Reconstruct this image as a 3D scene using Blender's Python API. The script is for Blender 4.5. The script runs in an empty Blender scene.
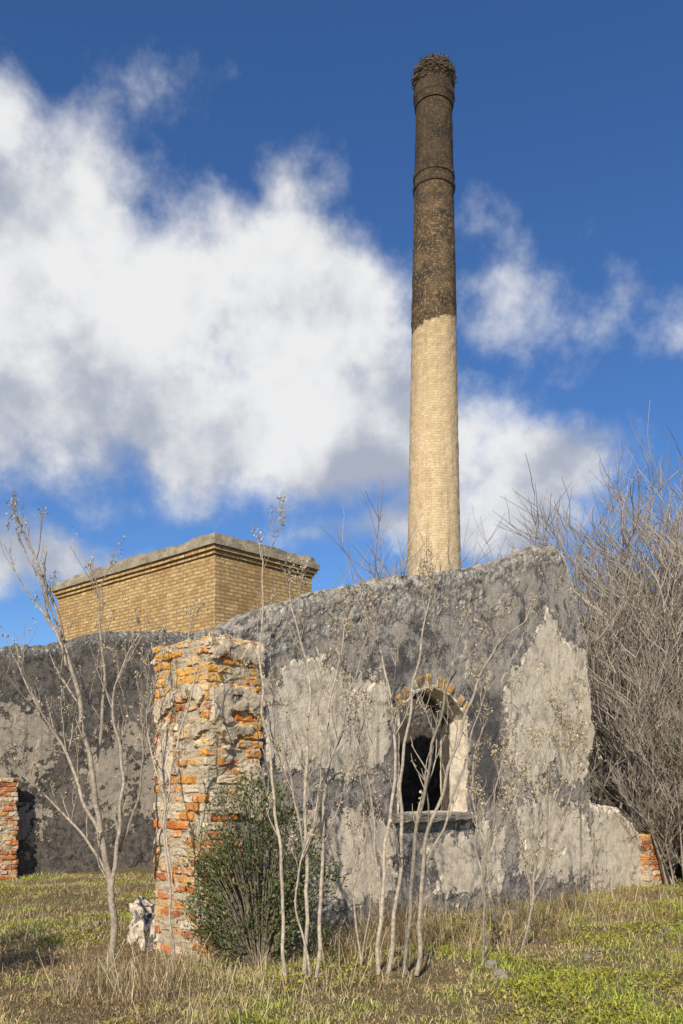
import bpy, math, random
import numpy as np
from mathutils import Vector, noise, Matrix
random.seed(7); np.random.seed(7)
rnd=random.random
def U(a,b): return a+(b-a)*rnd()
scene=bpy.context.scene
scene.view_settings.view_transform='Standard'
scene.view_settings.look='None'
scene.view_settings.exposure=0

# ---------------------------------------------------------------- helpers
def lerp(a,b,t): return a+(b-a)*t
def sstep(a,b,x):
    t=max(0.0,min(1.0,(x-a)/(b-a))); return t*t*(3-2*t)
def interp(pts,x):
    if x<=pts[0][0]: return pts[0][1]
    for (x0,y0),(x1,y1) in zip(pts,pts[1:]):
        if x<=x1: return y0+(y1-y0)*(x-x0)/(x1-x0)
    return pts[-1][1]
def fbm(p,o=4,sc=1.0):
    return noise.fractal(Vector(p)*sc,0.9,2.1,o,noise_basis='PERLIN_ORIGINAL')
def mesh_obj(name,verts,faces,mat,cols=None,cname='Col',smooth=False,parent=None,uvs=None):
    me=bpy.data.meshes.new(name+'_mesh')
    me.from_pydata(verts,[],faces); me.update()
    if cols is not None:
        a=me.color_attributes.new(cname,'FLOAT_COLOR','POINT')
        arr=np.ones((len(verts),4),dtype=np.float32); c=np.array(cols,dtype=np.float32)
        arr[:,:c.shape[1]]=c
        a.data.foreach_set('color',arr.ravel())
    if uvs is not None:
        l=me.uv_layers.new(name='UVMap')
        l.data.foreach_set('uv',np.array(uvs,dtype=np.float32).ravel())
    if mat: 
        me.materials.append(mat)
    if smooth:
        me.polygons.foreach_set('use_smooth',[True]*len(me.polygons))
    ob=bpy.data.objects.new(name,me); scene.collection.objects.link(ob)
    if parent: ob.parent=parent
    return ob
def empty(name):
    e=bpy.data.objects.new(name,None); scene.collection.objects.link(e); return e
def fast_mesh(name,V,F,mat,cols,parent=None):
    me=bpy.data.meshes.new(name+'_mesh')
    k=F.shape[1]
    me.vertices.add(len(V)); me.vertices.foreach_set('co',V.astype(np.float32).ravel())
    me.loops.add(F.size); me.loops.foreach_set('vertex_index',F.astype(np.int32).ravel())
    me.polygons.add(len(F)); me.polygons.foreach_set('loop_start',np.arange(0,F.size,k,dtype=np.int32))
    me.update(calc_edges=True); me.validate()
    a=me.color_attributes.new('Col','FLOAT_COLOR','POINT')
    arr=np.ones((len(V),4),dtype=np.float32); arr[:,:3]=cols
    a.data.foreach_set('color',arr.ravel())
    me.materials.append(mat)
    ob=bpy.data.objects.new(name,me); scene.collection.objects.link(ob)
    if parent: ob.parent=parent
    return ob

class NT:
    def __init__(s,nt): s.nt=nt; s.N=nt.nodes; s.L=nt.links
    def node(s,t,**k):
        n=s.N.new(t)
        for a,b in k.items(): setattr(n,a,b)
        return n
    def set(s,sock,v):
        if isinstance(v,bpy.types.NodeSocket): s.L.new(v,sock)
        elif v is not None: sock.default_value=v
    def M(s,op,a,b=None,c=None,clamp=False):
        n=s.N.new('ShaderNodeMath'); n.operation=op; n.use_clamp=clamp
        s.set(n.inputs[0],a); s.set(n.inputs[1],b); s.set(n.inputs[2],c)
        return n.outputs[0]
    def VM(s,op,a,b=None,sc=None):
        n=s.N.new('ShaderNodeVectorMath'); n.operation=op
        s.set(n.inputs[0],a); s.set(n.inputs[1],b)
        if sc is not None: s.set(n.inputs[3],sc)
        return n.outputs[0]
    def noise(s,vec,scale,detail=5,rough=.55,dist=0.0,out=0):
        n=s.N.new('ShaderNodeTexNoise'); s.set(n.inputs['Vector'],vec)
        n.inputs['Scale'].default_value=scale; n.inputs['Detail'].default_value=detail
        n.inputs['Roughness'].default_value=rough; n.inputs['Distortion'].default_value=dist
        return n.outputs[out]
    def vor(s,vec,scale,feature='F1',out=0):
        n=s.N.new('ShaderNodeTexVoronoi'); n.feature=feature; s.set(n.inputs['Vector'],vec)
        n.inputs['Scale'].default_value=scale
        return n.outputs[out]
    def mr(s,v,a,b,c=0.0,d=1.0,smooth=False):
        n=s.N.new('ShaderNodeMapRange'); n.interpolation_type='SMOOTHSTEP' if smooth else 'LINEAR'
        s.set(n.inputs[0],v); s.set(n.inputs[1],a); s.set(n.inputs[2],b); s.set(n.inputs[3],c); s.set(n.inputs[4],d)
        return n.outputs[0]
    def mix(s,f,a,b,bt='MIX'):
        n=s.N.new('ShaderNodeMix'); n.data_type='RGBA'; n.blend_type=bt
        s.set(n.inputs[0],f)
        for i,v in ((6,a),(7,b)):
            if isinstance(v,(tuple,list)) and len(v)==3: v=(*v,1)
            s.set(n.inputs[i],v)
        return n.outputs[2]
    def attr(s,name):
        n=s.N.new('ShaderNodeAttribute'); n.attribute_name=name; return n
    def sep(s,v):
        n=s.N.new('ShaderNodeSeparateXYZ'); s.L.new(v,n.inputs[0]); return n.outputs
    def bump(s,h,strength=.5,dist=.02):
        n=s.N.new('ShaderNodeBump'); n.inputs['Strength'].default_value=strength
        n.inputs['Distance'].default_value=dist; s.L.new(h,n.inputs['Height']); return n.outputs[0]
def new_mat(name):
    m=bpy.data.materials.new(name); m.use_nodes=True
    t=NT(m.node_tree); b=m.node_tree.nodes['Principled BSDF']
    b.inputs['Roughness'].default_value=.9
    b.inputs['Specular IOR Level'].default_value=.15
    tc=t.node('ShaderNodeTexCoord')
    return m,t,b,tc

# ---------------------------------------------------------------- materials
def mat_vcol(name,rough=.8,ns=40,amt=.35,trans=0):
    m,t,b,tc=new_mat(name)
    a=t.attr('Col').outputs['Color']
    col=a
    if amt:
        n=t.noise(tc.outputs['Object'],ns,1)
        col=t.VM('SCALE',a,sc=t.mr(n,.3,.7,1-amt,1+amt))
    t.L.new(col,b.inputs['Base Color']); b.inputs['Roughness'].default_value=rough
    if trans:
        tr=t.node('ShaderNodeBsdfTranslucent'); t.L.new(col,tr.inputs[0])
        mx=t.node('ShaderNodeMixShader'); mx.inputs[0].default_value=trans
        t.L.new(b.outputs[0],mx.inputs[1]); t.L.new(tr.outputs[0],mx.inputs[2])
        t.L.new(mx.outputs[0],m.node_tree.nodes['Material Output'].inputs[0])
    return m
M_grass=mat_vcol('grass_blades',.7,3,0,.25)
M_leaf=mat_vcol('evergreen_leaf',.5,20,0,.15)
M_twig=mat_vcol('bare_bark',.85,30,.3)
M_thick=mat_vcol('bare_branch',.85,30,0)
M_dry=mat_vcol('dry_seed_heads',.85,60,0,.15)

def mat_ruin(name,plaster=(.78,.65,.48),grey=(.38,.335,.285),dark=(.085,.078,.075),rubble=(.48,.42,.34),dirt=1.0,bd=.016):
    m,t,b,tc=new_mat(name); O=tc.outputs['Object']
    at=t.attr('Col'); r,g,bl=t.sep(at.outputs['Color'])
    n1=t.noise(O,2.3,5,.66,.5); n2=t.noise(O,9,5,.70); n3=t.noise(O,45,4,.7); n4=t.noise(O,1.1,5,.6)
    edge=t.M('ADD',r,t.M('ADD',t.M('MULTIPLY',t.M('SUBTRACT',n1,.5),1.9),t.M('MULTIPLY',t.M('SUBTRACT',n2,.5),1.3)))
    pm=t.mr(edge,.45,.50,smooth=True)
    pcol=t.mix(t.mr(n2,.34,.56),(plaster[0]*.68,plaster[1]*.66,plaster[2]*.66),plaster)
    pcol=t.mix(t.mr(t.noise(O,4,5,.7,.6),.53,.68,0,.8),pcol,(.32,.27,.21))
    pcol=t.mix(t.mr(n3,.55,.70,0,.6),pcol,(.24,.20,.16))
    gcol=t.mix(t.mr(n2,.42,.58),dark,grey)
    gcol=t.mix(t.mr(n4,.46,.58,0,.6),gcol,(grey[0]*1.3,grey[1]*1.25,grey[2]*1.15))
    gcol=t.mix(t.mr(n1,.54,.61,0,.8),gcol,dark)
    gcol=t.mix(t.mr(n3,.50,.64,0,.75),gcol,(grey[0]*1.6,grey[1]*1.5,grey[2]*1.35))
    v=t.vor(O,26,'F1',0); vs=t.sep(t.vor(O,26,'F1',1))
    rcol=t.mix(vs[0],(rubble[0]*.6,rubble[1]*.58,rubble[2]*.55),rubble)
    rcol=t.mix(t.mr(vs[1],.85,.9),rcol,(.5,.46,.4))
    rcol=t.mix(t.mr(n2,.44,.62,0,.88),rcol,(.13,.12,.105))
    rm=t.mr(t.M('ADD',g,t.M('MULTIPLY',t.M('SUBTRACT',n2,.5),1.2)),.42,.58,smooth=True)
    col=t.mix(rm,gcol,rcol)
    col=t.mix(pm,col,pcol)
    rim=t.M('MULTIPLY',t.mr(edge,.36,.45),t.mr(edge,.50,.45))
    col=t.mix(t.M('MULTIPLY',rim,.7),col,dark)
    dm=t.mr(t.M('ADD',bl,t.M('MULTIPLY',t.M('SUBTRACT',n1,.5),1.4)),.42,.68,0,.85*dirt)
    col=t.mix(dm,col,dark)
    mp=t.node('ShaderNodeMapping'); mp.inputs['Scale'].default_value=(7,7,.55); t.L.new(O,mp.inputs[0])
    st=t.noise(mp.outputs[0],1,4,.6)
    col=t.mix(t.mr(st,.56,.70,0,.6*dirt),col,dark)
    wv=t.VM('ADD',O,t.VM('SCALE',t.noise(O,3,4,.6,0,1),sc=.5))
    ck=t.vor(wv,1.25,'DISTANCE_TO_EDGE',0)
    cm=t.M('MULTIPLY',t.mr(ck,.004,.012,1,0),t.mr(n4,.42,.52))
    col=t.mix(t.M('MULTIPLY',cm,.8*dirt),col,(.05,.045,.04))
    lich=t.mr(t.M('MULTIPLY',t.noise(O,6.5,4,.6),n3),.32,.40,0,.6)
    col=t.mix(lich,col,(.45,.29,.11))
    t.L.new(col,b.inputs['Base Color']); b.inputs['Roughness'].default_value=.95
    h=t.M('ADD',t.M('MULTIPLY',n3,.9),t.M('ADD',t.M('MULTIPLY',n2,.8),t.M('MULTIPLY',pm,.8)))
    h=t.M('ADD',h,t.M('MULTIPLY',t.M('MULTIPLY',rm,t.M('SUBTRACT',1,v)),.5))
    t.L.new(t.bump(h,.9,bd),b.inputs['Normal'])
    return m
M_ruin=mat_ruin('weathered_plaster_wall')
M_ruin2=mat_ruin('shaded_weathered_wall',plaster=(.42,.35,.26),grey=(.16,.14,.12),dark=(.05,.045,.04),rubble=(.26,.235,.2))  # weathered wall colours, darkened further to carry shade
M_remn=mat_ruin('pier_plaster',plaster=(.70,.56,.38),grey=(.52,.36,.20),dark=(.24,.14,.07),rubble=(.5,.42,.32),dirt=.4)

def mat_brickwork(name,c1,c2,mortar,bw=.26,rh=.09,ms=.014,soot=None,blotch=(.2,.14,.08),bumpd=.02,fade=.5):
    m,t,b,tc=new_mat(name); O=tc.outputs['Object']
    br=t.node('ShaderNodeTexBrick')
    nz=t.node('ShaderNodeTexNoise'); t.L.new(O,nz.inputs[0]); nz.inputs['Scale'].default_value=5; nz.inputs['Detail'].default_value=3
    wv=t.VM('ADD',tc.outputs['UV'],t.VM('SCALE',t.VM('SUBTRACT',nz.outputs[1],(.5,.5,.5)),sc=.05))
    t.L.new(wv,br.inputs['Vector'])
    for k,v in (('Scale',1.0),('Mortar Size',ms),('Mortar Smooth',.3),('Bias',0.0),('Brick Width',bw),('Row Height',rh)):
        br.inputs[k].default_value=v
    br.inputs['Color1'].default_value=(*c1,1); br.inputs['Color2'].default_value=(*c2,1); br.inputs['Mortar'].default_value=(*mortar,1)
    n1=t.noise(O,1.2,5,.65); n2=t.noise(O,9,5,.7); n3=t.noise(O,3.5,5,.7)
    col=t.mix(t.mr(n2,.40,.68,0,.85),br.outputs[0],blotch)
    col=t.mix(t.mr(n1,.5,.72,0,.5),col,(c2[0]*.65,c2[1]*.58,c2[2]*.5))
    col=t.mix(t.mr(n3,.48,.66,0,fade),col,(c1[0]*1.12,c1[1]*1.15,c1[2]*1.3))
    if soot:
        x,y,z=t.sep(O)
        mp=t.node('ShaderNodeMapping'); mp.inputs['Scale'].default_value=(4,4,.25); t.L.new(O,mp.inputs[0])
        sk=t.noise(mp.outputs[0],1,4,.6)
        col=t.mix(t.mr(sk,.52,.70,0,.5),col,(.36,.25,.14))
        zz=t.M('ADD',z,t.M('ADD',t.M('MULTIPLY',x,-.30),t.M('MULTIPLY',t.M('SUBTRACT',n3,.5),.8)))
        f=t.mr(zz,soot-.05,soot+.05)
        pz=t.M('MULTIPLY',t.mr(z,17,23.5,0,1),t.mr(n3,.42,.6,0,.8))
        col=t.mix(pz,col,(.31,.21,.11))
        sc=t.mix(t.mr(n1,.4,.66),(.045,.034,.025),(.17,.11,.06))
        sc=t.mix(t.mr(n2,.50,.66,0,.9),sc,(.36,.23,.10))
        up=t.mr(z,27.5,31,0,1,True)
        sc=t.mix(t.M('MULTIPLY',up,.6),sc,(.035,.026,.02))
        sc=t.mix(t.M('MULTIPLY',br.outputs[1],.5),sc,(.05,.04,.03))
        col=t.mix(f,col,sc)
    t.L.new(col,b.inputs['Base Color'])
    h=t.M('ADD',t.M('MULTIPLY',br.outputs[1],-1),t.M('MULTIPLY',n2,.8))
    t.L.new(t.bump(h,.8,bumpd),b.inputs['Normal'])
    return m
M_chim=mat_brickwork('chimney_brick',(.72,.54,.31),(.61,.44,.24),(.60,.45,.27),.28,.12,.009,soot=23.3,blotch=(.44,.31,.17),bumpd=.012,fade=.5)
M_tank=mat_brickwork('yellow_brickwork',(.70,.48,.20),(.44,.25,.09),(.27,.19,.11),.30,.10,.02,blotch=(.30,.18,.08),fade=.3)

def mat_stone(name,a,c,sc=6):
    m,t,b,tc=new_mat(name); O=tc.outputs['Object']
    n=t.noise(O,sc,5,.7); n2=t.noise(O,sc*5,4,.7)
    col=t.mix(t.mr(n,.35,.65),a,c); col=t.mix(t.mr(n2,.5,.75,0,.6),col,(a[0]*.4,a[1]*.4,a[2]*.38))
    t.L.new(col,b.inputs['Base Color'])
    t.L.new(t.bump(t.M('ADD',n,n2),.8,.03),b.inputs['Normal'])
    return m
M_stone=mat_stone('weathered_stone',(.38,.33,.26),(.19,.17,.145))
M_wood=mat_stone('weathered_timber',(.13,.10,.075),(.06,.05,.04),12)
M_slab=mat_stone('cornice_concrete',(.44,.36,.24),(.22,.18,.13),2.5)
def mat_brickobj():
    m,t,b,tc=new_mat('old_fired_brick'); O=tc.outputs['Object']
    c=t.attr('Col').outputs['Color']
    n=t.noise(O,14,5,.7,.3); n2=t.noise(O,60,4,.75); n3=t.noise(O,3.2,5,.65,.5)
    x,y,z=t.sep(O)
    col=t.VM('SCALE',c,sc=t.mr(n2,.3,.7,.7,1.35))
    lich=t.mr(t.M('ADD',n3,t.mr(z,1.2,3.0,-.12,.10)),.44,.58,0,.85)
    col=t.mix(t.M('MULTIPLY',lich,t.mr(n,.35,.6)),col,(.75,.40,.06))
    col=t.mix(t.mr(t.noise(O,5.5,5,.7,.7),.53,.63,0,.75),col,(.68,.57,.43))
    col=t.mix(t.mr(n,.59,.69,0,.8),col,(.10,.07,.05))
    t.L.new(col,b.inputs['Base Color']); b.inputs['Roughness'].default_value=.95
    t.L.new(t.bump(t.M('ADD',n,n2),.8,.012),b.inputs['Normal'])
    return m
M_brick=mat_brickobj()
M_mortar=mat_stone('lime_mortar',(.64,.53,.38),(.46,.34,.20),9)

def mat_ground():
    m,t,b,tc=new_mat('ground_soil'); O=tc.outputs['Object']
    n=t.noise(O,.7,5,.65); n2=t.noise(O,6,5,.7); n3=t.noise(O,40,4,.7)
    col=t.mix(t.mr(n,.4,.62),(.27,.20,.11),(.19,.17,.07))
    col=t.mix(t.mr(n2,.45,.7,0,.8),col,(.34,.27,.16))
    col=t.mix(t.mr(n3,.5,.75,0,.6),col,(.09,.065,.04))
    t.L.new(col,b.inputs['Base Color']); b.inputs['Roughness'].default_value=1
    t.L.new(t.bump(t.M('ADD',n2,n3),1,.06),b.inputs['Normal'])
    return m
M_ground=mat_ground()

# ---------------------------------------------------------------- ground
def gh(x,y):
    r=math.hypot(x,y-9)
    a=.09*noise.noise(Vector((x*.35,y*.35,0)))+.06*noise.noise(Vector((x*1.3,y*1.3,4)))+.03*noise.noise(Vector((x*4,y*4,4)))
    far=sstep(60,400,r)*(3.5+5*noise.noise(Vector((x*.006,y*.006,2))))
    return a+far
n=260; ks=[(-1+2*i/n) for i in range(n+1)]
def warp(t): return 13*t+1200*t**5*abs(t)
V=[];F=[]
for j in ks:
    for i in ks:
        x=warp(i); y=9+warp(j); V.append((x,y,gh(x,y)))
for j in range(n):
    for i in range(n):
        a=j*(n+1)+i; F.append((a,a+1,a+n+2,a+n+1))
mesh_obj('ground',V,F,M_ground,smooth=True)

# ---------------------------------------------------------------- ruined walls
def ruin_wall(name,A,d,L,top,thick,mask,sd=None,cell=.02,zmin=-.25,M=None,mat=M_ruin,parent=None,endrag=0.0,seed=0,amp=.012,s0=0.0):
    d=Vector((d[0],d[1],0)).normalized(); nf=Vector((d.y,-d.x,0))
    N=int((L-s0)/cell); maxtop=max(top(L*i/N) for i in range(N+1)); M=M or int((maxtop-zmin)/cell)
    front=[];back=[];cols=[];colb=[]
    SZ=[]
    for j in range(M+1):
        for i in range(N+1):
            s=s0+(L-s0)*i/N; tp=top(s)+.06*fbm((s*5+seed,3.3,0),4)+.02*noise.noise(Vector((s*22,seed,1)))
            z=zmin+(tp-zmin)*j/M
            if endrag:
                s+=endrag*(fbm((z*2.2+seed,9.1,0),4))*sstep(L-.8,L,s)
            if sd:
                q=sd(s,z)
                if abs(q)<cell*.8:
                    e=.004; gx=(sd(s+e,z)-sd(s-e,z))/(2*e); gz=(sd(s,z+e)-sd(s,z-e))/(2*e)
                    l=max(.25,gx*gx+gz*gz); s-=q*gx/l; z-=q*gz/l
            SZ.append((s,z))
            mk=list(mask(s,z,tp))
            p1=(s+seed,z,seed*.7)
            rub=mk[1]
            h=amp*1.1*fbm(p1,4,1.1)+amp*.25*fbm(p1,4,6)
            if rub>.05:
                h+=rub*(.014*fbm(p1,3,16)+.028*fbm(p1,2,4.5))
            pe=mk[0]+1.0*fbm(p1,4,2.1)*.6
            h+=.014*sstep(.38,.46,pe)
            edge=sstep(.12,0,tp-z)
            h-=.06*edge*(.7+.6*noise.noise(Vector((s*9,z*9,seed))))
            if sd:
                q=sd(s,z); h-=.02*sstep(.05,0,q)*(.5+noise.noise(Vector((s*12,z*12,1))))
            mk[0]=max(0,min(1,mk[0]))
            P=Vector((A[0],A[1],0))+d*s+nf*h; front.append((P.x,P.y,z)); cols.append(mk)
            hb=-thick+(.03*fbm((s+20,z,5),3,1.5)+.05*edge)*min(1,thick*3)
            Q=Vector((A[0],A[1],0))+d*s+nf*hb
            back.append((Q.x,Q.y,z+ .05*noise.noise(Vector((s*4,7,seed)))*edge)); colb.append((.85 if (sd and sd(s,z)<.1) else mk[0],mk[1],mk[2]*.3))
    nv=len(front); F=[]; W=N+1
    keep=set()
    for j in range(M):
        for i in range(N):
            a=j*W+i
            if sd:
                cs=sum(SZ[k][0] for k in (a,a+1,a+W,a+W+1))/4; cz=sum(SZ[k][1] for k in (a,a+1,a+W,a+W+1))/4
                if sd(cs,cz)<0: continue
            keep.add((i,j))
    for (i,j) in sorted(keep):
        a=j*W+i
        F.append((a,a+1,a+W+1,a+W)); F.append((nv+a,nv+a+W,nv+a+W+1,nv+a+1))
        if (i-1,j) not in keep: F.append((a,a+W,nv+a+W,nv+a))
        if (i+1,j) not in keep: F.append((a+1,nv+a+1,nv+a+W+1,a+W+1))
        if (i,j+1) not in keep: F.append((a+W,a+W+1,nv+a+W+1,nv+a+W))
        if (i,j-1) not in keep and j>0: F.append((a,nv+a,nv+a+1,a+1))
    return mesh_obj(name,front+back,F,mat,cols+colb,parent=parent)

def inpoly(poly,x,y):
    ins=False; dm=9
    for (x0,y0),(x1,y1) in zip(poly,poly[1:]+poly[:1]):
        if (y0>y)!=(y1>y) and x<(x1-x0)*(y-y0)/(y1-y0)+x0: ins=not ins
        dx,dy=x1-x0,y1-y0; t=max(0,min(1,((x-x0)*dx+(y-y0)*dy)/(dx*dx+dy*dy)))
        dm=min(dm,math.hypot(x-x0-t*dx,y-y0-t*dy))
    return dm if ins else -dm

WA=(-1.3,8.0); WD=(.714,.70)
topP=[(0,3.09),(.3,3.18),(.66,3.38),(1.5,3.70),(2.52,4.03),(3.33,4.22),(4.3,4.5),(5.26,4.82),(5.6,5.02),(6.15,5.14),(6.44,5.12),(6.5,4.88),(6.56,4.62),(6.85,4.58),(6.9,4.2),(7.0,4.05),(7.04,3.6),(7.15,3.4)]
P1=[(5.95,4.12),(6.5,3.75),(7.4,3.45),(7.4,2.1),(6.6,1.7),(6.0,1.95),(5.3,1.75),(5.0,2.3),(4.95,2.9),(5.3,3.4)]
P2=[(.7,2.6),(1.1,2.9),(1.5,3.0),(1.9,2.75),(2.55,2.85),(2.6,2.0),(2.0,1.75),(1.5,1.85),(.7,1.9)]
P3=[(1.3,1.25),(2.1,1.45),(2.7,1.1),(2.8,.4),(1.9,.25),(1.3,.4)]
P4=[(3.3,1.0),(4.4,1.15),(4.9,.9),(4.7,.3),(3.6,.25)]
P5=[(5.2,1.45),(6.9,1.4),(7.3,.4),(6.2,.3),(5.3,.6)]
D1=[(4.1,2.95),(4.8,2.9),(4.85,1.5),(4.15,1.4)]
D2=[(2.35,3.2),(3.0,3.2),(3.4,3.1),(2.8,2.8),(2.74,1.3),(2.55,1.3),(2.5,2.8)]
WL,WR,WB,WS,WRise=2.76,4.05,1.33,2.50,.34
def sd_win(s,z):
    c=(WL+WR)/2; hw=(WR-WL)/2
    topz=WS+WRise*(1-((s-c)/hw)**2) if abs(s-c)<hw else WS
    w=.012*noise.noise(Vector((s*7,z*7,3)))
    return max(abs(s-c)-hw, WB-z, (z-topz)*.8)+w
def mask_main(s,z,tp):
    pl=-1
    for p,w in ((P1,1),(P2,.97),(P3,.92),(P4,.92),(P5,.9)):
        q=inpoly(p,s,z); pl=max(pl,.52+q*1.3 if q<0 else (.54+min(.4,q*2.2))*w+(1-w)*.3)
    pl=max(.18,min(.95,pl))
    rb=sstep(.75,.35,tp-z)*.85
    if s>4.5: rb=sstep(.45,.15,tp-z)*.8
    rb=max(rb,.6*sstep(.4,.0,z))
    dk=max(0,.5+2*inpoly(D1,s,z),.4+2*inpoly(D2,s,z))
    dk=max(dk,.38*sstep(.4,.7,tp-z)*sstep(1.5,1.0,tp-z))
    dk=min(1,dk)
    if sd_win(s,z)<.03: return (.9,0,0)
    return (pl*(1-rb),rb,dk)
house=empty('ruined_house_wall')
ruin_wall('gable_wall_masonry',WA,WD,7.15,lambda s:interp(topP,s),.42,mask_main,sd_win,parent=house,endrag=.16,s0=.16)
d=Vector((WD[0],WD[1],0)).normalized(); nf=Vector((d.y,-d.x,0)); nb=-nf; A0=Vector((WA[0],WA[1],0))
# wall added behind the window to darken the view through it
I0=A0+nb*1.7
ruin_wall('added_dark_backing_wall',(I0.x,I0.y),WD,6.4,lambda s:3.0+.2*math.sin(s*1.9+1.0),.3,lambda s,z,tp:(.15+.3*noise.noise(Vector((s,z,4))),sstep(.5,.1,tp-z)*.8,.5),None,.05,mat=M_ruin2,seed=21,s0=1.2)

def box_rough(c,ax,ay,az,h,r=.012,amp=.006,seed=0,seg=3):
    verts=[];faces=[];idx={}
    def axis(hh):
        L=[-hh,-hh+r]+[(-hh+r)+(2*hh-2*r)*k/seg for k in range(1,seg)]+[hh-r,hh]; return L
    G=[axis(h[0]),axis(h[1]),axis(h[2])]
    n=[len(g)-1 for g in G]
    def vid(i,j,k):
        key=(i,j,k)
        if key in idx: return idx[key]
        p=Vector((G[0][i],G[1][j],G[2][k]))
        q=Vector([max(-h[m]+r,min(h[m]-r,p[m])) for m in range(3)])
        o=p-q
        if o.length>1e-6: p=q+o.normalized()*r
        w=c+ax*p.x+ay*p.y+az*p.z
        dd=amp*Vector((noise.noise(w*14+Vector((seed,0,0))),noise.noise(w*14+Vector((0,seed+9,0))),noise.noise(w*14+Vector((0,0,seed+5)))))
        dd+=amp*.7*Vector((noise.noise(w*45),noise.noise(w*45+Vector((3,3,3))),noise.noise(w*45+Vector((8,3,3)))))
        w=w+dd
        idx[key]=len(verts); verts.append(tuple(w)); return idx[key]
    for f,(a,b_) in ((0,(1,2)),(1,(0,2)),(2,(0,1))):
        for side in (0,n[f]):
            for i in range(n[a]):
                for j in range(n[b_]):
                    def v(ii,jj):
                        t=[0,0,0]; t[f]=side; t[a]=ii; t[b_]=jj; return vid(*t)
                    q=[v(i,j),v(i+1,j),v(i+1,j+1),v(i,j+1)]
                    if (side==0)!=(f==1): q.reverse()
                    faces.append(q)
    return verts,faces
Z=Vector((0,0,1))
class Acc:
    def __init__(s): s.V=[];s.F=[];s.C=[]
    def add(s,v,f,c):
        o=len(s.V); s.V+=v; s.F+=[tuple(i+o for i in q) for q in f]; s.C+=[c]*len(v)
    def obj(s,name,mat,parent=None,smooth=False): return mesh_obj(name,s.V,s.F,mat,s.C,parent=parent,smooth=smooth)
acc=Acc()
v,f=box_rough(A0+d*3.4+nf*.0+Z*1.265,d,nb,Z,(.74,.11,.05),.02,.025,3,14); acc.add(v,f,(.4,.3,.2)); 
acc.obj('window_sill',M_stone,house)
acc=Acc()
for s in (WL+.045,WR-.05):
    v,f=box_rough(A0+d*s+nb*.30+Z*1.95,d,nb,Z,(.035,.04,.62),.008,.01,s,12); acc.add(v,f,(1,1,1))
for k in range(7):
    t=-1+2*(k+.5)/7; s=(WL+WR)/2+t*.62; z=WS+WRise*(1-t*t)-.07
    ta=math.atan(-2*WRise*t/.62)
    ax=d*math.cos(ta)+Z*math.sin(ta); az=-d*math.sin(ta)+Z*math.cos(ta)
    v,f=box_rough(A0+d*s+nb*.30+Z*z,ax,nb,az,(.105,.038,.035),.008,.006,k,3); acc.add(v,f,(1,1,1))
acc.obj('timber_window_frame',M_wood,house)
acc=Acc()
for k in range(13):
    t=-1+2*(k+.5)/13; s=(WL+WR)/2+t*.68; z=WS+WRise*(1-t*t)+.08+.02*abs(t)
    slope=-2*WRise*t/.68; ta=math.atan(slope)
    ax=d*math.cos(ta)+Z*math.sin(ta); az=-d*math.sin(ta)+Z*math.cos(ta)
    if rnd()<.2: continue
    b=U(.6,1.1); v,f=box_rough(A0+d*s+Z*z+nf*U(-.052,-.03),ax,nb,az,(.045,.06,U(.06,.09)),.01,.012,k)
    acc.add(v,f,(.26*b,.17*b,.12*b))
acc.obj('arch_bricks',M_brick,house)

BR=[(.62,.20,.055),(.54,.15,.045),(.64,.27,.08),(.66,.37,.12),(.40,.12,.045),(.62,.50,.34),(.64,.24,.07),(.66,.52,.34)]
def brick_pier(name,O,ax,ay,w,dp,h,widthfn=None,course=.088,parent=None,miss=.06,jit=.014,z0=-.1):
    e=parent or empty(name)
    acc=Acc(); z=z0; k=0
    while z<h:
        ww=widthfn(z) if widthfn else w
        ww+=U(-.03,.03); bh=course-U(.010,.022)
        def row(o,dir,inn,length,start):
            p=start
            while p<length-.03:
                bl=min(U(.15,.28),length-p)
                if length-p-bl<.06: bl=length-p
                if bl>.05 and rnd()>miss:
                    cc=random.choice(BR); s=U(.7,1.15); cc=tuple(min(.75,q*s) for q in cc)
                    pr=U(-jit,jit)+ (-.035 if rnd()<.15 else 0)
                    c=o+dir*(p+bl/2)+inn*(.065-pr)+Z*(z+bh/2+U(-.004,.004))
                    yaw=U(-.06,.06); dr=(dir*math.cos(yaw)+inn*math.sin(yaw)); inr=(inn*math.cos(yaw)-dir*math.sin(yaw))
                    cross=dr.cross(inr)
                    v,f=box_rough(c,dr,inr,Z,(bl/2-.006,.062,bh/2),.012,.013,k*3+p,4)
                    if cross.z<0: f=[q[::-1] for q in f]
                    acc.add(v,f,cc)
                p+=bl
        st=.0 if k%2 else .13
        row(O,ax,ay,ww,st)
        row(O,ay,ax,dp+U(-.03,.02),.13-st)
        row(O+ay*dp,ax,-ay,ww,st)
        row(O+ax*ww,ay,-ax,dp,.13-st)
        z+=course; k+=1
    acc.obj('bricks',M_brick,e)
    acc=Acc(); z=z0
    while z<h-.05:
        ww=widthfn(z) if widthfn else w
        hh=min(.25,h-.05-z)
        v,f=box_rough(O+ax*ww/2+ay*dp/2+Z*(z+hh/2),ax,ay,Z,(ww/2-.016,dp/2-.016,hh/2+.02),.02,.02,z,12)
        if ax.cross(ay).z<0: f=[q[::-1] for q in f]
        acc.add(v,f,(.5,.4,.3)); z+=.25
    acc.obj('mortar_core',M_mortar,e)
    return e
PO=A0+nf*.05
pier=brick_pier('brick_corner_pier',PO,d,nb,.68,.93,3.06,lambda z:.68 if z>1.62 else (.42+.05*math.sin(z*9)))
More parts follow.
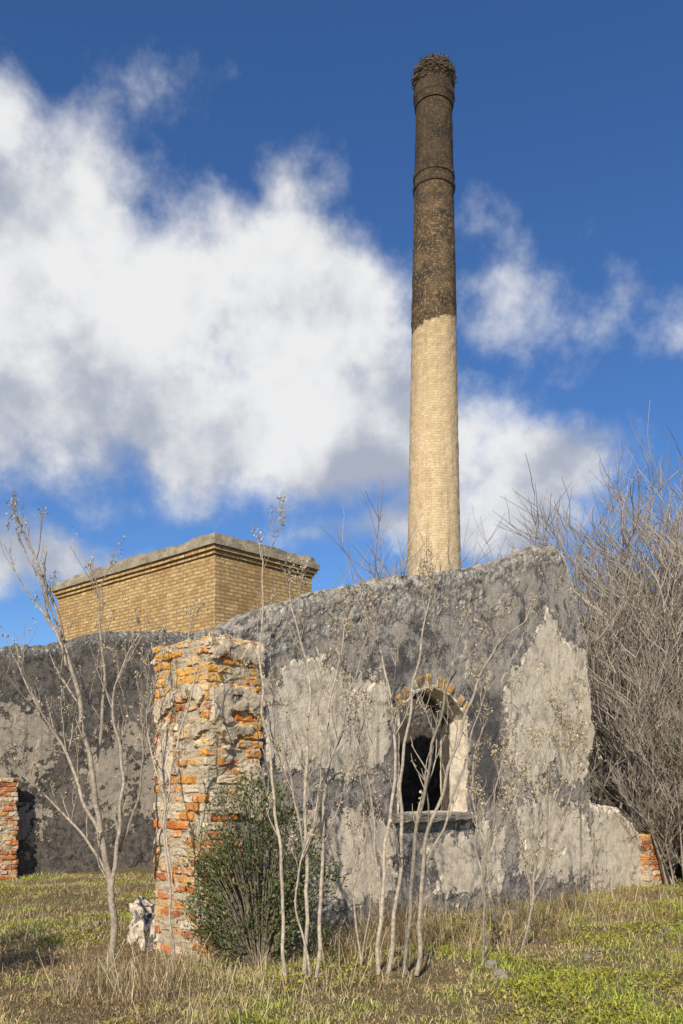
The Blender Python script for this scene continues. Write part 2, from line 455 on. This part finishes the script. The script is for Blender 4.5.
def rem_front(s,z):
    f=fbm((s*2.2,z*3.6,31.0),4,1.0)*1.1-.04
    f+=.7*math.exp(-((z-2.98)/.12)**2)+.35*math.exp(-((z-2.4)/.12)**2)+.2*math.exp(-((z-1.75)/.12)**2)-.5*math.exp(-((z-2.72)/.10)**2)-.4*math.exp(-((z-2.05)/.14)**2)
    f-=.9*sstep(.08,.0,s)
    return f*.12
def rem_left(s,z):
    f=fbm((s*2.5,z*3.0,77.0),4,1.0)*1.2-.42
    f+=.3*math.exp(-((z-2.1)/.2)**2)-.3*sstep(1.5,1.2,z)-.6*sstep(.80,.93,s)
    return f*.12
pm_=lambda s,z,tp:(.75+.2*fbm((s*4,z*4,2),3),.15,.0)
ruin_wall('plaster_remnant_front',tuple((PO+nf*.022)[:2]),WD,.68,lambda s:3.07,.055,pm_,rem_front,cell=.014,zmin=1.3,mat=M_remn,parent=pier,amp=.012,seed=3)
lo=PO+nb*.93-d*.022
ruin_wall('plaster_remnant_side',tuple(lo[:2]),tuple(nf[:2]),.93,lambda s:3.0,.055,pm_,rem_left,cell=.014,zmin=.1,mat=M_remn,parent=pier,amp=.012,seed=6)

lt=[(0,1.75),(.15,1.5),(.5,1.36),(1.2,1.28),(1.5,1.1),(1.75,.95),(1.95,.85)]
lowp=[(.2,1.3),(1.9,1.0),(1.9,.25),(.3,.3)]
B0=A0+d*7.0+nb*.05
ruin_wall('low_ruined_wall',(B0.x,B0.y),WD,1.95,lambda s:interp(lt,s),.3,
   lambda s,z,tp:(max(.1,min(.9,.76+.8*inpoly(lowp,s,z))),sstep(.2,.05,tp-z)*.7,.35*sstep(.6,.0,s)),endrag=.1,seed=4)
C0=A0+d*8.9+nf*.1
brick_pier('brick_stub_pier',C0,d,nb,.60,.45,.86,miss=.1)

LD=(.8,.6); L0=(-7.9,14.4)
ltop=[(0,3.9),(1.2,4.02),(2.0,4.25),(2.9,4.35),(4,4.75),(5.2,4.9),(7.5,5.0)]
Q1=[(1.0,3.0),(2.2,3.3),(3.2,2.9),(3.0,1.9),(1.8,1.6),(1.0,2.0)]; Q2=[(3.6,2.4),(4.8,2.8),(6,2.2),(5,1.0),(3.8,1.0)]
Q3=[(1.4,1.2),(2.8,1.3),(2.6,.4),(1.5,.4)]
def mask_left(s,z,tp):
    pl=max(.48+.9*inpoly(Q1,s,z),.48+.9*inpoly(Q2,s,z),.48+.9*inpoly(Q3,s,z)); pl=max(.15,min(.65,pl))
    return (pl,sstep(.4,.1,tp-z)*.8,.3*sstep(.3,1.0,tp-z)*sstep(2,1.2,tp-z))
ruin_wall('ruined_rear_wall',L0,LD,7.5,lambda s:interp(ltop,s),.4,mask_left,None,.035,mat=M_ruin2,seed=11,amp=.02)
ld=Vector((.8,.6,0)); lnb=Vector((-.6,.8,0))
brick_pier('brick_rear_pier',Vector((-7.9,14.4,0))+ld*1.75-lnb*.35,ld,lnb,.5,.4,1.75,miss=.1)

def rock(c,r,seed,sq=(1,1,1),sub=4):
    import bmesh
    bm=bmesh.new(); bmesh.ops.create_icosphere(bm,subdivisions=sub,radius=1)
    vs=[]
    for v_ in bm.verts:
        p=v_.co.copy(); m=max(abs(p.x),abs(p.y),abs(p.z)); p=p.lerp(p/m*.85,.6)
        p*=1+.35*fbm(p+Vector((seed,0,0)),4,1.6)
        vs.append((c[0]+p.x*r*sq[0],c[1]+p.y*r*sq[1],c[2]+p.z*r*sq[2]))
    fs=[tuple(x.index for x in f_.verts) for f_ in bm.faces]; bm.free(); return vs,fs
acc=Acc()
v,f=rock((-2.06,9.1,.14),.26,1,(.8,1,1.15)); acc.add(v,f,(.55,.3,.2))
v,f=rock((-1.90,8.8,.08),.2,5,(1,1,1.2)); acc.add(v,f,(.55,.3,.2))
mesh_obj('plaster_rubble_stub',acc.V,acc.F,M_ruin,acc.C)
acc=Acc()
for k in range(110):
    t=U(.2,7.0); q=A0+d*t+nf*(abs(random.gauss(0,.35))+.05)
    if k>55: q=Vector((U(-4,5.5),U(6,12),0))
    r=U(.012,.05); v,f=rock((q.x,q.y,gh(q.x,q.y)+r*.3),r,k,sub=3); acc.add(v,f,(.3,.3,.3))
acc.obj('scattered_stones',M_stone)

# ---------------------------------------------------------------- chimney
ch=empty('brick_chimney'); CX,CY=4.35,40.0
prof=[(0,1.50),(13.4,1.23),(23.2,1.045),(23.45,1.05),(23.5,1.065),(29.7,.925),(29.72,.97),(29.9,1.0),(30.05,.94),(30.2,.94),(30.25,.985),(30.42,.985),(30.45,.91),(33.6,.85),(33.62,.90),(33.9,.93),(34.0,.97),(34.25,.97),(34.28,.9),(34.8,.9),(34.8,.6),(34.4,.55)]
P=[]
for (z0,r0),(z1,r1) in zip(prof,prof[1:]):
    nseg=max(1,int((z1-z0)/.12)) if z1>z0 else 1
    for k in range(nseg): P.append((z0+(z1-z0)*k/nseg,r0+(r1-r0)*k/nseg))
P.append(prof[-1]); NS=96; V=[];F=[];UVs=[]
for (z,r) in P:
    for k in range(NS):
        a=2*math.pi*k/NS; rr=r+.022*fbm((math.cos(a)*2,math.sin(a)*2,z*1.5),4,1.6)
        V.append((rr*math.cos(a),rr*math.sin(a),z))
for j in range(len(P)-1):
    for k in range(NS):
        k2=(k+1)%NS; F.append((j*NS+k,j*NS+k2,(j+1)*NS+k2,(j+1)*NS+k))
        u0=k/NS*7.0;u1=(k+1)/NS*7.0
        UVs+=[(u0,P[j][0]),(u1,P[j][0]),(u1,P[j+1][0]),(u0,P[j+1][0])]
o=mesh_obj('chimney_shaft',V,F,M_chim,uvs=UVs,parent=ch); o.location=(CX,CY,0)

class Tubes:
    def __init__(s): s.V=[];s.F=[];s.C=[]
    def path(s,pts,rad,col,sides=4):
        o=len(s.V); n=len(pts)
        for i,p in enumerate(pts):
            tn=(pts[min(i+1,n-1)]-pts[max(i-1,0)])
            if tn.length<1e-6: tn=Vector((0,0,1))
            tn.normalize(); ref=Vector((1,0,0)) if abs(tn.x)<.8 else Vector((0,1,0))
            a=tn.cross(ref).normalized(); b=tn.cross(a)
            for k in range(sides):
                t=2*math.pi*k/sides; s.V.append(tuple(p+a*(rad[i]*math.cos(t))+b*(rad[i]*math.sin(t)))); s.C.append(col)
        for i in range(n-1):
            for k in range(sides):
                k2=(k+1)%sides; s.F.append((o+i*sides+k,o+i*sides+k2,o+(i+1)*sides+k2,o+(i+1)*sides+k))
    def obj(s,name,mat,parent=None,smooth=True): return mesh_obj(name,s.V,s.F,mat,s.C,parent=parent,smooth=smooth)

T=Tubes()
for k in range(1500):
    a=U(0,6.283); el=U(-.9,1.0); rr=.95*math.sqrt(max(0,1-el*el*.6))*U(.82,1.07)
    c=Vector((CX+rr*math.cos(a),CY+rr*math.sin(a),35.0+el*.62))
    if rnd()<.25: c=Vector((CX+U(-.6,.6),CY+U(-.6,.6),35.5+U(-.1,.15)))
    dr=Vector((-math.sin(a)+U(-.5,.5),math.cos(a)+U(-.5,.5),U(-.25,.3))).normalized()*U(.12,.3)
    b=U(.5,1.5); T.path([c-dr,c+Vector((U(-.05,.05),U(-.05,.05),U(-.04,.04))),c+dr],[.018,.02,.008],(.19*b,.145*b,.105*b),3)
T.obj('stork_nest_twigs',M_thick,ch)
v,f=rock((CX,CY,35.0),.72,3,(1,1,.8)); mesh_obj('stork_nest_core',v,f,M_twig,[(.05,.04,.03)]*len(v),parent=ch)

# ---------------------------------------------------------------- brick tank building
tk=empty('brick_water_tank_building')
C=Vector((-3.27,22,0)); Lp=C+Vector((-.745,.667,0))*7.78; Rp=C+Vector((.7,.714,0))*3.45; Fp=Lp+Rp-C
quad=[Lp,C,Rp,Fp]
def offset(poly,o):
    cen=sum(poly,Vector())/4; out=[]
    n=len(poly)
    for i in range(n):
        p0,p1,p2=poly[i-1],poly[i],poly[(i+1)%n]
        e1=(p1-p0).normalized(); e2=(p2-p1).normalized()
        n1=Vector((e1.y,-e1.x,0)); n2=Vector((e2.y,-e2.x,0))
        if n1.dot(p1-cen)<0: n1=-n1
        if n2.dot(p1-cen)<0: n2=-n2
        bis=(n1+n2).normalized(); out.append(p1+bis*(o/max(.3,bis.dot(n1))))
    return out
def prism(name,poly,z0,z1,mat,seg=.35,amp=0,cap=True,parent=None,rows=None):
    V=[];F=[];UVs=[]; ring=[];us=[];u=0
    for a,b in zip(poly,poly[1:]+poly[:1]):
        m=max(1,int((b-a).length/seg))
        for k in range(m): ring.append(a.lerp(b,k/m)); us.append(u+(b-a).length*k/m)
        u+=(b-a).length
    us.append(u); R=rows or 1; n=len(ring)
    for j in range(R+1):
        z=z0+(z1-z0)*j/R
        for p in ring:
            q=Vector((p.x,p.y,z))
            if amp: q+=amp*Vector((fbm(q,3,1.7),fbm(q+Vector((5,5,5)),3,1.7),fbm(q+Vector((9,1,2)),3,2.2)*(1 if j==R else .3)))
            V.append(tuple(q))
    for j in range(R):
        for k in range(n):
            k2=(k+1)%n; F.append((j*n+k,j*n+k2,(j+1)*n+k2,(j+1)*n+k))
            za=z0+(z1-z0)*j/R; zb=z0+(z1-z0)*(j+1)/R
            UVs+=[(us[k],za),(us[k+1],za),(us[k+1],zb),(us[k],zb)]
    if cap:
        F.append(tuple(range(R*n,R*n+n))); UVs+=[(V[i][0],V[i][1]) for i in F[-1]]
        F.append(tuple(range(n-1,-1,-1))); UVs+=[(V[i][0],V[i][1]) for i in F[-1]]
    return mesh_obj(name,V,F,mat,uvs=UVs,parent=parent)
prism('brick_walls',quad,-.2,7.72,M_tank,parent=tk,rows=20,amp=.012)
prism('cornice_course_lower',offset(quad,.05),7.72,7.82,M_tank,parent=tk,amp=.02)
prism('cornice_course_upper',offset(quad,.11),7.822,7.93,M_tank,parent=tk,amp=.02)
prism('cornice_slab',offset(quad,.17),7.932,8.08,M_slab,parent=tk,amp=.03,seg=.08,rows=3)
prism('parapet_coping',offset(quad,.08),8.06,8.24,M_slab,parent=tk,amp=.06,seg=.07,rows=3)

# ---------------------------------------------------------------- plants
def bark(): 
    b=U(.65,1.2); return (.40*b,.325*b,.24*b)
def smooth_path(pts,n):
    out=[]; m=len(pts)-1
    for k in range(n+1):
        t=k/n*m; i=min(int(t),m-1); f=t-i
        p0=pts[max(i-1,0)];p1=pts[i];p2=pts[i+1];p3=pts[min(i+2,m)]
        out.append(.5*((2*p1)+(-p0+p2)*f+(2*p0-5*p1+4*p2-p3)*f*f+(-p0+3*p1-3*p2+p3)*f**3))
    return out
def seed_head(D,p,n=16,r=.022):
    for k in range(n):
        c=p+Vector((random.gauss(0,r),random.gauss(0,r),random.gauss(0,r*1.3)+.01))
        s=U(.006,.017); a=Vector((U(-1,1),U(-1,1),U(-1,1))).normalized(); b=a.cross(Vector((U(-1,1),U(-1,1),U(-1,1)))).normalized()
        o=len(D.V); D.V+=[tuple(c-a*s),tuple(c+b*s*.6),tuple(c+a*s),tuple(c-b*s*.6+a*s*.2)]; D.F.append((o,o+1,o+2,o+3))
        q=U(.6,1.25); D.C+=[(.56*q,.45*q,.29*q)]*4
def side(T,D,p,dr,L,r,depth,heads):
    n=5; pts=[p]; q=p.copy(); v=dr.copy()
    for k in range(n):
        v=(v+Vector((U(-.2,.2),U(-.2,.2),.20+U(-.08,.1)))).normalized(); q=q+v*(L/n); pts.append(q.copy())
    T.path(pts,[max(.0019,r*(1-.6*k/n)) for k in range(n+1)],bark(),4)
    if depth>0:
        for k in range(random.choice((1,2,3,3))):
            i=random.choice((2,3,4)); dv=(v+Vector((U(-.9,.9),U(-.9,.9),U(0,.4)))).normalized()
            side(T,D,pts[i],dv,L*U(.35,.65),r*.65,depth-1,heads)
    if rnd()<heads: seed_head(D,pts[-1])
    elif rnd()<.3: 
        for k in range(3): seed_head(D,pts[-1-k],3,.012)
def sapling(name,X,Y,u,bx,by,stems,rb=.022,heads=.5,tw=6,depthj=.16):
    e=empty(name); T=Tubes(); D=Tubes()
    base=Vector((X,Y,gh(X,Y)-.05))
    for si,(st,r0) in enumerate(stems):
        pts=[]; ang=U(-1,1)*depthj
        for k,(px,py) in enumerate(st):
            hgt=(by-py)*u
            pts.append(base+Vector(((px-bx)*u+ (U(-.03,.03) if k else 0),ang*hgt*.5+U(-.02,.02),hgt+.05)))
        n=len(st)*7; pp=smooth_path(pts,n)
        pp=[p+.04*Vector((noise.noise(p*3.5+Vector((si,0,0))),noise.noise(p*3.5+Vector((0,si,4))),0)) for p in pp]
        rad=[rb*r0*(1-.8*k/n)+.0022 for k in range(n+1)]
        T.path(pp,rad,bark(),6)
        for k in range(tw):
            i=int(n*U(.22,.97)); tn=(pp[min(i+1,n)]-pp[max(0,i-1)]).normalized()
            a=U(0,6.28); dv=(tn+Vector((math.cos(a),math.sin(a)*.8,.1))*U(.5,.95)).normalized()
            side(T,D,pp[i],dv,U(.18,.6),rad[i]*.6,random.choice((1,1,2)),heads)
        for k in range(2):
            dv=((pp[-1]-pp[-3]).normalized()+Vector((U(-.5,.5),U(-.5,.5),.1))).normalized()
            side(T,D,pp[-1],dv,U(.1,.28),rad[-1]*.9,1,heads)
    T.obj('stems',M_twig,e); D.obj('dry_seed_heads',M_dry,e,smooth=False)
    return e
sapling('bare_sapling',-2.17,8.0,.0094,112,962,[
 ([(112,962),(113,900),(108,850),(92,760),(72,665),(60,600),(36,548)],1.5),
 ([(113,905),(122,840),(126,760),(118,700),(142,635)],.9),
 ([(108,850),(90,800),(62,735),(38,700),(22,665)],.8),
 ([(92,760),(100,690),(94,620),(90,575)],.7),
 ([(72,665),(58,630),(40,600),(28,575)],.5),
 ([(113,880),(84,832),(48,795),(18,772)],.6),
 ([(120,850),(140,790),(146,720),(160,660)],.6)],rb=.024,heads=.08,tw=9)
sapling('bare_sapling',-1.47,7.45,.0088,178,978,[
 ([(178,978),(176,900),(172,830),(181,760),(195,690),(200,640)],.8),
 ([(176,890),(166,810),(150,750),(146,715)],.6)],rb=.014,heads=.1,tw=7)
sapling('bare_sapling',-.36,7.0,.00824,300,988,[
 ([(288,990),(286,900),(275,800),(262,700),(265,640),(268,575)],.9),
 ([(304,988),(308,880),(310,780),(313,700),(300,640),(290,600)],1.0),
 ([(318,985),(322,870),(329,765),(338,685),(350,620)],1.0),
 ([(308,860),(292,785),(272,735),(262,680)],.55),
 ([(312,985),(300,900),(322,820),(318,740),(330,690)],.5),
 ([(322,800),(346,720),(374,645)],.6)],rb=.0165,heads=.15,tw=8)
sapling('bare_sapling',.52,7.35,.00865,400,975,[
 ([(376,975),(382,880),(390,790),(392,720),(382,660),(374,625)],1.0),
 ([(387,975),(395,860),(402,760),(414,670),(430,600)],1.1),
 ([(403,975),(412,850),(428,760),(445,680),(457,632)],1.1),
 ([(416,975),(424,860),(444,790),(472,700),(500,645),(524,622)],1.1),
 ([(380,930),(372,820),(366,760),(358,735)],.6),
 ([(422,880),(454,800),(470,740),(484,700)],.6)],rb=.018,heads=.22,tw=6)
sapling('bare_sapling',.16,7.6,.0090,360,970,[
 ([(360,970),(356,890),(366,820),(352,750),(344,690)],.8),
 ([(362,970),(372,900),(362,830),(374,770),(366,710)],.6)],rb=.011,heads=.25,tw=8)
sapling('bare_sapling',1.26,7.6,.00894,482,972,[
 ([(482,972),(487,880),(490,820),(505,760),(519,712)],.9),
 ([(485,905),(474,830),(474,772),(482,735)],.6),
 ([(489,860),(512,800),(528,765)],.6)],rb=.0145,heads=.6,tw=8)
sapling('bare_sapling',1.85,8.6,.0101,522,948,[
 ([(522,948),(531,880),(544,800),(545,728)],.9),
 ([(532,885),(560,812),(578,762)],.7),
 ([(528,905),(516,830),(503,775)],.6),
 ([(540,840),(560,780),(566,740)],.5)],rb=.015,heads=.8,tw=10)

def bare_tree_mesh(name,h,stems,seed,spread=.35):
    random.seed(seed); T=Tubes()
    def br(p,v,L,r,dep):
        n=4; pts=[p];q=p.copy()
        for k in range(n):
            v=(v+Vector((U(-.22,.22),U(-.22,.22),.05+U(-.08,.12)))).normalized(); q=q+v*(L/n); pts.append(q.copy())
        b=U(.55,1.4); T.path(pts,[r*(1-.5*k/n) for k in range(n+1)],(.37*b,.305*b,.235*b),3 if dep<3 else 5)
        if dep>0:
            m=random.choice((3,4,4,5))
            for k in range(m):
                i=random.choice((1,2,3,4)); a=U(0,6.28)
                dv=(v+Vector((math.cos(a),math.sin(a),U(-.2,.5)))*U(.45,.95)).normalized()
                br(pts[i],dv,L*U(.5,.78),max(.0065,r*.55),dep-1)
    for k in range(stems):
        a=U(0,6.28); o=Vector((math.cos(a),math.sin(a),0))*U(0,.9)
        v=(Vector((math.cos(a),math.sin(a),0))*U(.1,spread)*1.4+Z).normalized()
        br(o,v,h*U(.14,.5),U(.022,.05),4)
    me=T.obj(name,M_thick).data
    o=bpy.data.objects[name]; bpy.data.objects.remove(o); return me
meshes=[bare_tree_mesh('bare_tree_%d'%k,6.3,20,30+k) for k in range(3)]
for k,(x,y,s) in enumerate([(5.9,15.6,1.05),(7.2,16.2,1.22),(6.4,18.0,1.32),(8.2,17.6,1.32),(5.2,18.5,1.2),(3.8,19.0,1.18),(2.6,19.2,1.18),(1.4,19.6,1.18),(10.5,17.5,1.3),(4.6,16.6,.8),(7.0,14.9,.78),(5.9,14.6,.72),(8.2,15.8,.95),(7.4,18.6,1.35),(3.0,17.5,.8),(6.3,14.5,.5)]):
    o=bpy.data.objects.new('bare_thicket_tree',meshes[k%3]); scene.collection.objects.link(o)
    o.location=(x,y,-.05); o.rotation_euler=(0,0,k*1.7); o.scale=(s,s,s)

random.seed(5); np.random.seed(5)
def leafy(name,c,rx,ry,h,ncl,nl):
    e=empty(name); T=Tubes(); V=[];Fc=[];Cc=[]
    for k in range(ncl):
        while True:
            a=U(-1,1);b=U(-1,1);z=U(0.02,1.05)
            w=math.sqrt(max(0,1-((z-.42)/.66)**2)) if z>.42 else .8+.2*z/.42
            w*=1+.35*noise.noise(Vector((math.atan2(b,a)*1.5,z*4,3)))
            q=math.hypot(a,b)
            if q<w and q>w*.35 and noise.noise(Vector((a*2.5,b*2.5,z*4)))>-.12: break
        P=Vector((c[0]+a*rx,c[1]+b*ry,z*h))
        br=U(.55,1.35)
        T.path([Vector((c[0]+a*.1,c[1]+b*.1,0)),Vector((c[0]+a*rx*.5,c[1]+b*ry*.5,z*h*.55)),P],[.012,.008,.003],(.2,.16,.11),4)
        out=Vector((a,b,.7)).normalized(); sp=U(.035,.085)
        for i in range(nl):
            g=P+Vector((random.gauss(0,sp),random.gauss(0,sp),random.gauss(0,sp*1.2)))
            if g.z<.02: continue
            ax=(out+Vector((U(-1,1),U(-1,1),U(-.7,1)))).normalized(); bx=ax.cross(Vector((U(-1,1),U(-1,1),U(-1,1)))).normalized()
            l=U(.014,.027); w=l*.42; nn=ax.cross(bx)*w*.4
            o=len(V); V+=[g,g+ax*l*.9+bx*w+nn,g+ax*l*2,g+ax*l*.9-bx*w+nn]; Fc.append((o,o+1,o+2,o+3))
            t=br*U(.7,1.25)
            cc=(.13*t,.15*t,.055*t) if rnd()<.8 else (.27*t,.24*t,.12*t)
            Cc+=[cc]*4
    mesh_obj('leaves',[tuple(v_) for v_ in V],Fc,M_leaf,Cc,parent=e)
    T.obj('twigs',M_twig,e)
leafy('offscreen_shadow_shrub',(-.74,7.75),.68,.34,1.62,200,50)
leafy('offscreen_shadow_shrub',(-4.1,6.0),.9,.8,2.1,220,60)  # unseen shrub, added off camera to cast a shadow on the grass

# ---------------------------------------------------------------- grass
def grass(name,n,xr,yr,hr,pal,seed,wid=.0035,dens=None,lean=.5):
    rs=np.random.RandomState(seed)
    y=yr[0]+(yr[1]-yr[0])*rs.rand(n)**1.5; x=xr[0]+(xr[1]-xr[0])*rs.rand(n)
    zz=np.zeros(n); pc=np.zeros(n); 
    for i in range(n):
        zz[i]=gh(x[i],y[i]); pc[i]=noise.noise(Vector((x[i]*.8,y[i]*.8,seed)))+.6*noise.noise(Vector((x[i]*3,y[i]*3,seed)))
    if dens is not None:
        m=np.array([dens(x[i],y[i],pc[i]) for i in range(n)])>rs.rand(n)
        x,y,zz,pc=x[m],y[m],zz[m],pc[m]; n=len(x)
    h=(hr[0]+(hr[1]-hr[0])*rs.rand(n)**2)*(1+.8*pc)
    h=np.clip(h,.015,None)
    a=rs.rand(n)*6.283; L=h*lean*(.3+rs.rand(n)); w=wid*(.6+rs.rand(n)*.9); f=rs.rand(n)*6.283
    V=np.zeros((n,5,3)); wx=np.cos(f)*w; wy=np.sin(f)*w
    V[:,0]=np.stack([x-wx,y-wy,zz-.01],1); V[:,1]=np.stack([x+wx,y+wy,zz-.01],1)
    mx=x+np.cos(a)*L*.3; my=y+np.sin(a)*L*.3
    V[:,2]=np.stack([mx+wx*.8,my+wy*.8,zz+h*.6],1); V[:,3]=np.stack([mx-wx*.8,my-wy*.8,zz+h*.6],1)
    V[:,4]=np.stack([x+np.cos(a)*L,y+np.sin(a)*L,zz+h*(.95-.5*rs.rand(n))],1)
    b=np.arange(n)*5
    F=np.concatenate([np.stack([b,b+1,b+2],1),np.stack([b,b+2,b+3],1),np.stack([b+3,b+2,b+4],1)])
    pal=np.array(pal); g=1.6*pc+.28*rs.randn(n)+ (.28*np.clip((x-.3)/2.5,-1,1))-.14
    idx=np.clip(((g+.8)/1.6*len(pal)).astype(int),0,len(pal)-1)
    col=pal[idx]*(.65+.7*rs.rand(n))[:,None]
    C=np.repeat(col,5,0)
    return V.reshape(-1,3),F,C
parts=[]
PAL=[(.36,.24,.12),(.54,.39,.19),(.66,.51,.26),(.58,.47,.19),(.50,.45,.13),(.42,.43,.09),(.34,.40,.06),(.48,.50,.08)]
DRY=[(.66,.53,.29),(.54,.38,.20),(.72,.60,.36),(.40,.27,.15)]
parts.append(grass('a',210000,(-6,8),(5.2,16),(.015,.075),PAL,1,.0034,lean=1.5))
parts.append(grass('b',40000,(-6,8),(5.2,15),(.06,.28),DRY,2,.0019,dens=lambda x,y,p:(.08+1.2*max(0,p-.0))*(1 if x<.5 else .6),lean=1.2))
def wallfoot(x,y,p):
    s=(x+1.3)*.714+(y-8)*.7; t=(x+1.3)*.70-(y-8)*.714
    return (.25+1.4*max(0,p)) if (-.4<s<7 and .05<t<1.1) else ((.1+.4*max(0,p)) if t>0 and t<1.9 else 0)
parts.append(grass('c',70000,(-2.2,5),(6.3,13.5),(.08,.48),DRY,3,.0020,dens=wallfoot,lean=.9))
Vs=[];Fs=[];Cs=[];o=0
for v_,f_,c_ in parts: Vs.append(v_);Fs.append(f_+o);Cs.append(c_);o+=len(v_)
fast_mesh('grass',np.concatenate(Vs),np.concatenate(Fs),M_grass,np.concatenate(Cs))
rs=np.random.RandomState(9); n=110000
x=-6+14*rs.rand(n); y=5.3+10*rs.rand(n)**1.4
pn=np.array([noise.noise(Vector((a*.9,b*.9,8)))+.6*noise.noise(Vector((a*3,b*3,8))) for a,b in zip(x,y)])+.12*np.clip(x/2,-1,1)
m=pn>.19; x,y,pn=x[m],y[m],pn[m]; n=len(x)
z=np.array([gh(a,b) for a,b in zip(x,y)])+.015+.06*rs.rand(n)*(.3+pn)
a=rs.rand(n)*6.283; l=.008+.014*rs.rand(n); tz=rs.randn(n)*.4
V=np.zeros((n,4,3)); ca,sa=np.cos(a),np.sin(a)
V[:,0]=np.stack([x-ca*l,y-sa*l,z-tz*l],1); V[:,1]=np.stack([x-sa*l*.7,y+ca*l*.7,z+.3*l],1); V[:,2]=np.stack([x+ca*l,y+sa*l,z+tz*l],1); V[:,3]=np.stack([x+sa*l*.7,y-ca*l*.7,z],1)
F=np.arange(n*4).reshape(-1,4); c=np.array([.34,.38,.05])*(.55+.8*rs.rand(n))[:,None]; c[:,0]+=.16*rs.rand(n)
fast_mesh('ground_weeds',V.reshape(-1,3),F,M_grass,np.repeat(c,4,0))

# ---------------------------------------------------------------- sky
w=bpy.data.worlds.new('World'); scene.world=w; w.use_nodes=True
t=NT(w.node_tree); w.node_tree.nodes.clear()
out=t.node('ShaderNodeOutputWorld'); tc=t.node('ShaderNodeTexCoord'); G=tc.outputs['Generated']
EL,AZ=math.radians(34),math.radians(195)
sky=t.node('ShaderNodeTexSky'); sky.sky_type='NISHITA'; sky.sun_disc=False; sky.sun_elevation=EL; sky.sun_rotation=AZ
sky.air_density=1.0; sky.dust_density=.3; sky.ozone_density=2
hs=t.node('ShaderNodeHueSaturation'); hs.inputs['Saturation'].default_value=1.14; t.L.new(sky.outputs[0],hs.inputs['Color'])
tint=t.mix(1.0,hs.outputs[0],(.72,.93,1.24),'MULTIPLY')
bg=t.node('ShaderNodeBackground'); t.L.new(tint,bg.inputs[0]); bg.inputs[1].default_value=.1
x,y,z=t.sep(G); yy=t.M('MAXIMUM',y,.12)
u=t.M('DIVIDE',x,yy); v=t.M('DIVIDE',z,yy)
nz=t.node('ShaderNodeTexNoise'); t.L.new(G,nz.inputs[0]); nz.inputs['Scale'].default_value=6; nz.inputs['Detail'].default_value=3
sx,sy,sz=t.sep(nz.outputs[1])
u2=t.M('ADD',u,t.M('MULTIPLY',t.M('SUBTRACT',sx,.5),.14)); v2=t.M('ADD',v,t.M('MULTIPLY',t.M('SUBTRACT',sy,.5),.14))
blobs=[(-.355,.640,.18,.16,1.25),(-.225,.570,.19,.13,1.3),(-.049,.560,.16,.12,1.2),(-.331,.494,.2,.13,1.3),(-.131,.435,.25,.10,1.3),(.044,.420,.16,.10,1.2),
(-.040,.690,.06,.07,.6),(-.41,.788,.07,.07,.8),(.234,.378,.15,.065,1.15),(.116,.315,.2,.04,.9),(.19,.60,.12,.09,.38),(.41,.54,.05,.045,.4),(-.378,.27,.17,.045,.95),(-.225,.806,.07,.035,.15)]
acc_=None
for (cx_,cy_,rx_,ry_,wt) in blobs:
    dx=t.M('DIVIDE',t.M('SUBTRACT',u2,cx_),rx_); dy=t.M('DIVIDE',t.M('SUBTRACT',v2,cy_),ry_)
    dd=t.M('SQRT',t.M('ADD',t.M('MULTIPLY',dx,dx),t.M('MULTIPLY',dy,dy)))
    q=t.M('MULTIPLY',t.M('SUBTRACT',1.2,dd),wt)
    acc_=q if acc_ is None else t.M('SMOOTH_MAX',acc_,q,.25)
front=t.mr(y,.12,.35)
gen=t.mr(t.noise(G,2.2,4,.6),.45,.75,-.5,1)
dens0=t.M('ADD',t.M('MULTIPLY',t.M('MAXIMUM',acc_,-.6),front),t.M('MULTIPLY',gen,t.M('SUBTRACT',1,front)))
nd=t.noise(G,7,8,.6)
dens=t.M('ADD',dens0,t.M('MULTIPLY',t.M('SUBTRACT',nd,.5),2.3))
alpha=t.mr(dens,-.05,.8,0,1,True)
off=t.VM('ADD',G,(-.035,0.0,.05))
nd2=t.noise(off,7,3,.5)
nd3=t.noise(G,7,3,.5)
sh=t.M('ADD',t.M('MULTIPLY',t.M('SUBTRACT',nd3,nd2),1.7),t.M('MULTIPLY',t.M('SUBTRACT',nd,nd3),1.8))
low=t.mr(v,.33,.56,-.22,.12)
lit=t.mr(t.M('ADD',sh,low),-.40,.20,0,1,True)
cc=t.mix(lit,(.46,.50,.60),(.97,.97,.97))
bg2=t.node('ShaderNodeBackground'); t.L.new(cc,bg2.inputs[0]); bg2.inputs[1].default_value=.90
mx=t.node('ShaderNodeMixShader'); t.L.new(t.M('MULTIPLY',alpha,.97),mx.inputs[0]); t.L.new(bg.outputs[0],mx.inputs[1]); t.L.new(bg2.outputs[0],mx.inputs[2])
t.L.new(mx.outputs[0],out.inputs[0])

sun=bpy.data.lights.new('sun','SUN'); sun.energy=5.0; sun.angle=math.radians(.53); sun.color=(1,.94,.82)
so=bpy.data.objects.new('sun',sun); scene.collection.objects.link(so)
sd_=Vector((math.sin(AZ)*math.cos(EL),math.cos(AZ)*math.cos(EL),math.sin(EL)))
so.rotation_euler=sd_.to_track_quat('Z','Y').to_euler()

cam=bpy.data.cameras.new('camera'); co=bpy.data.objects.new('camera',cam); scene.collection.objects.link(co)
co.location=(0,0,1.6); co.rotation_euler=(math.radians(90),0,0)
cam.sensor_width=36; cam.lens=29.88; cam.shift_y=.2715; cam.clip_end=5000; cam.clip_start=.1
scene.camera=co
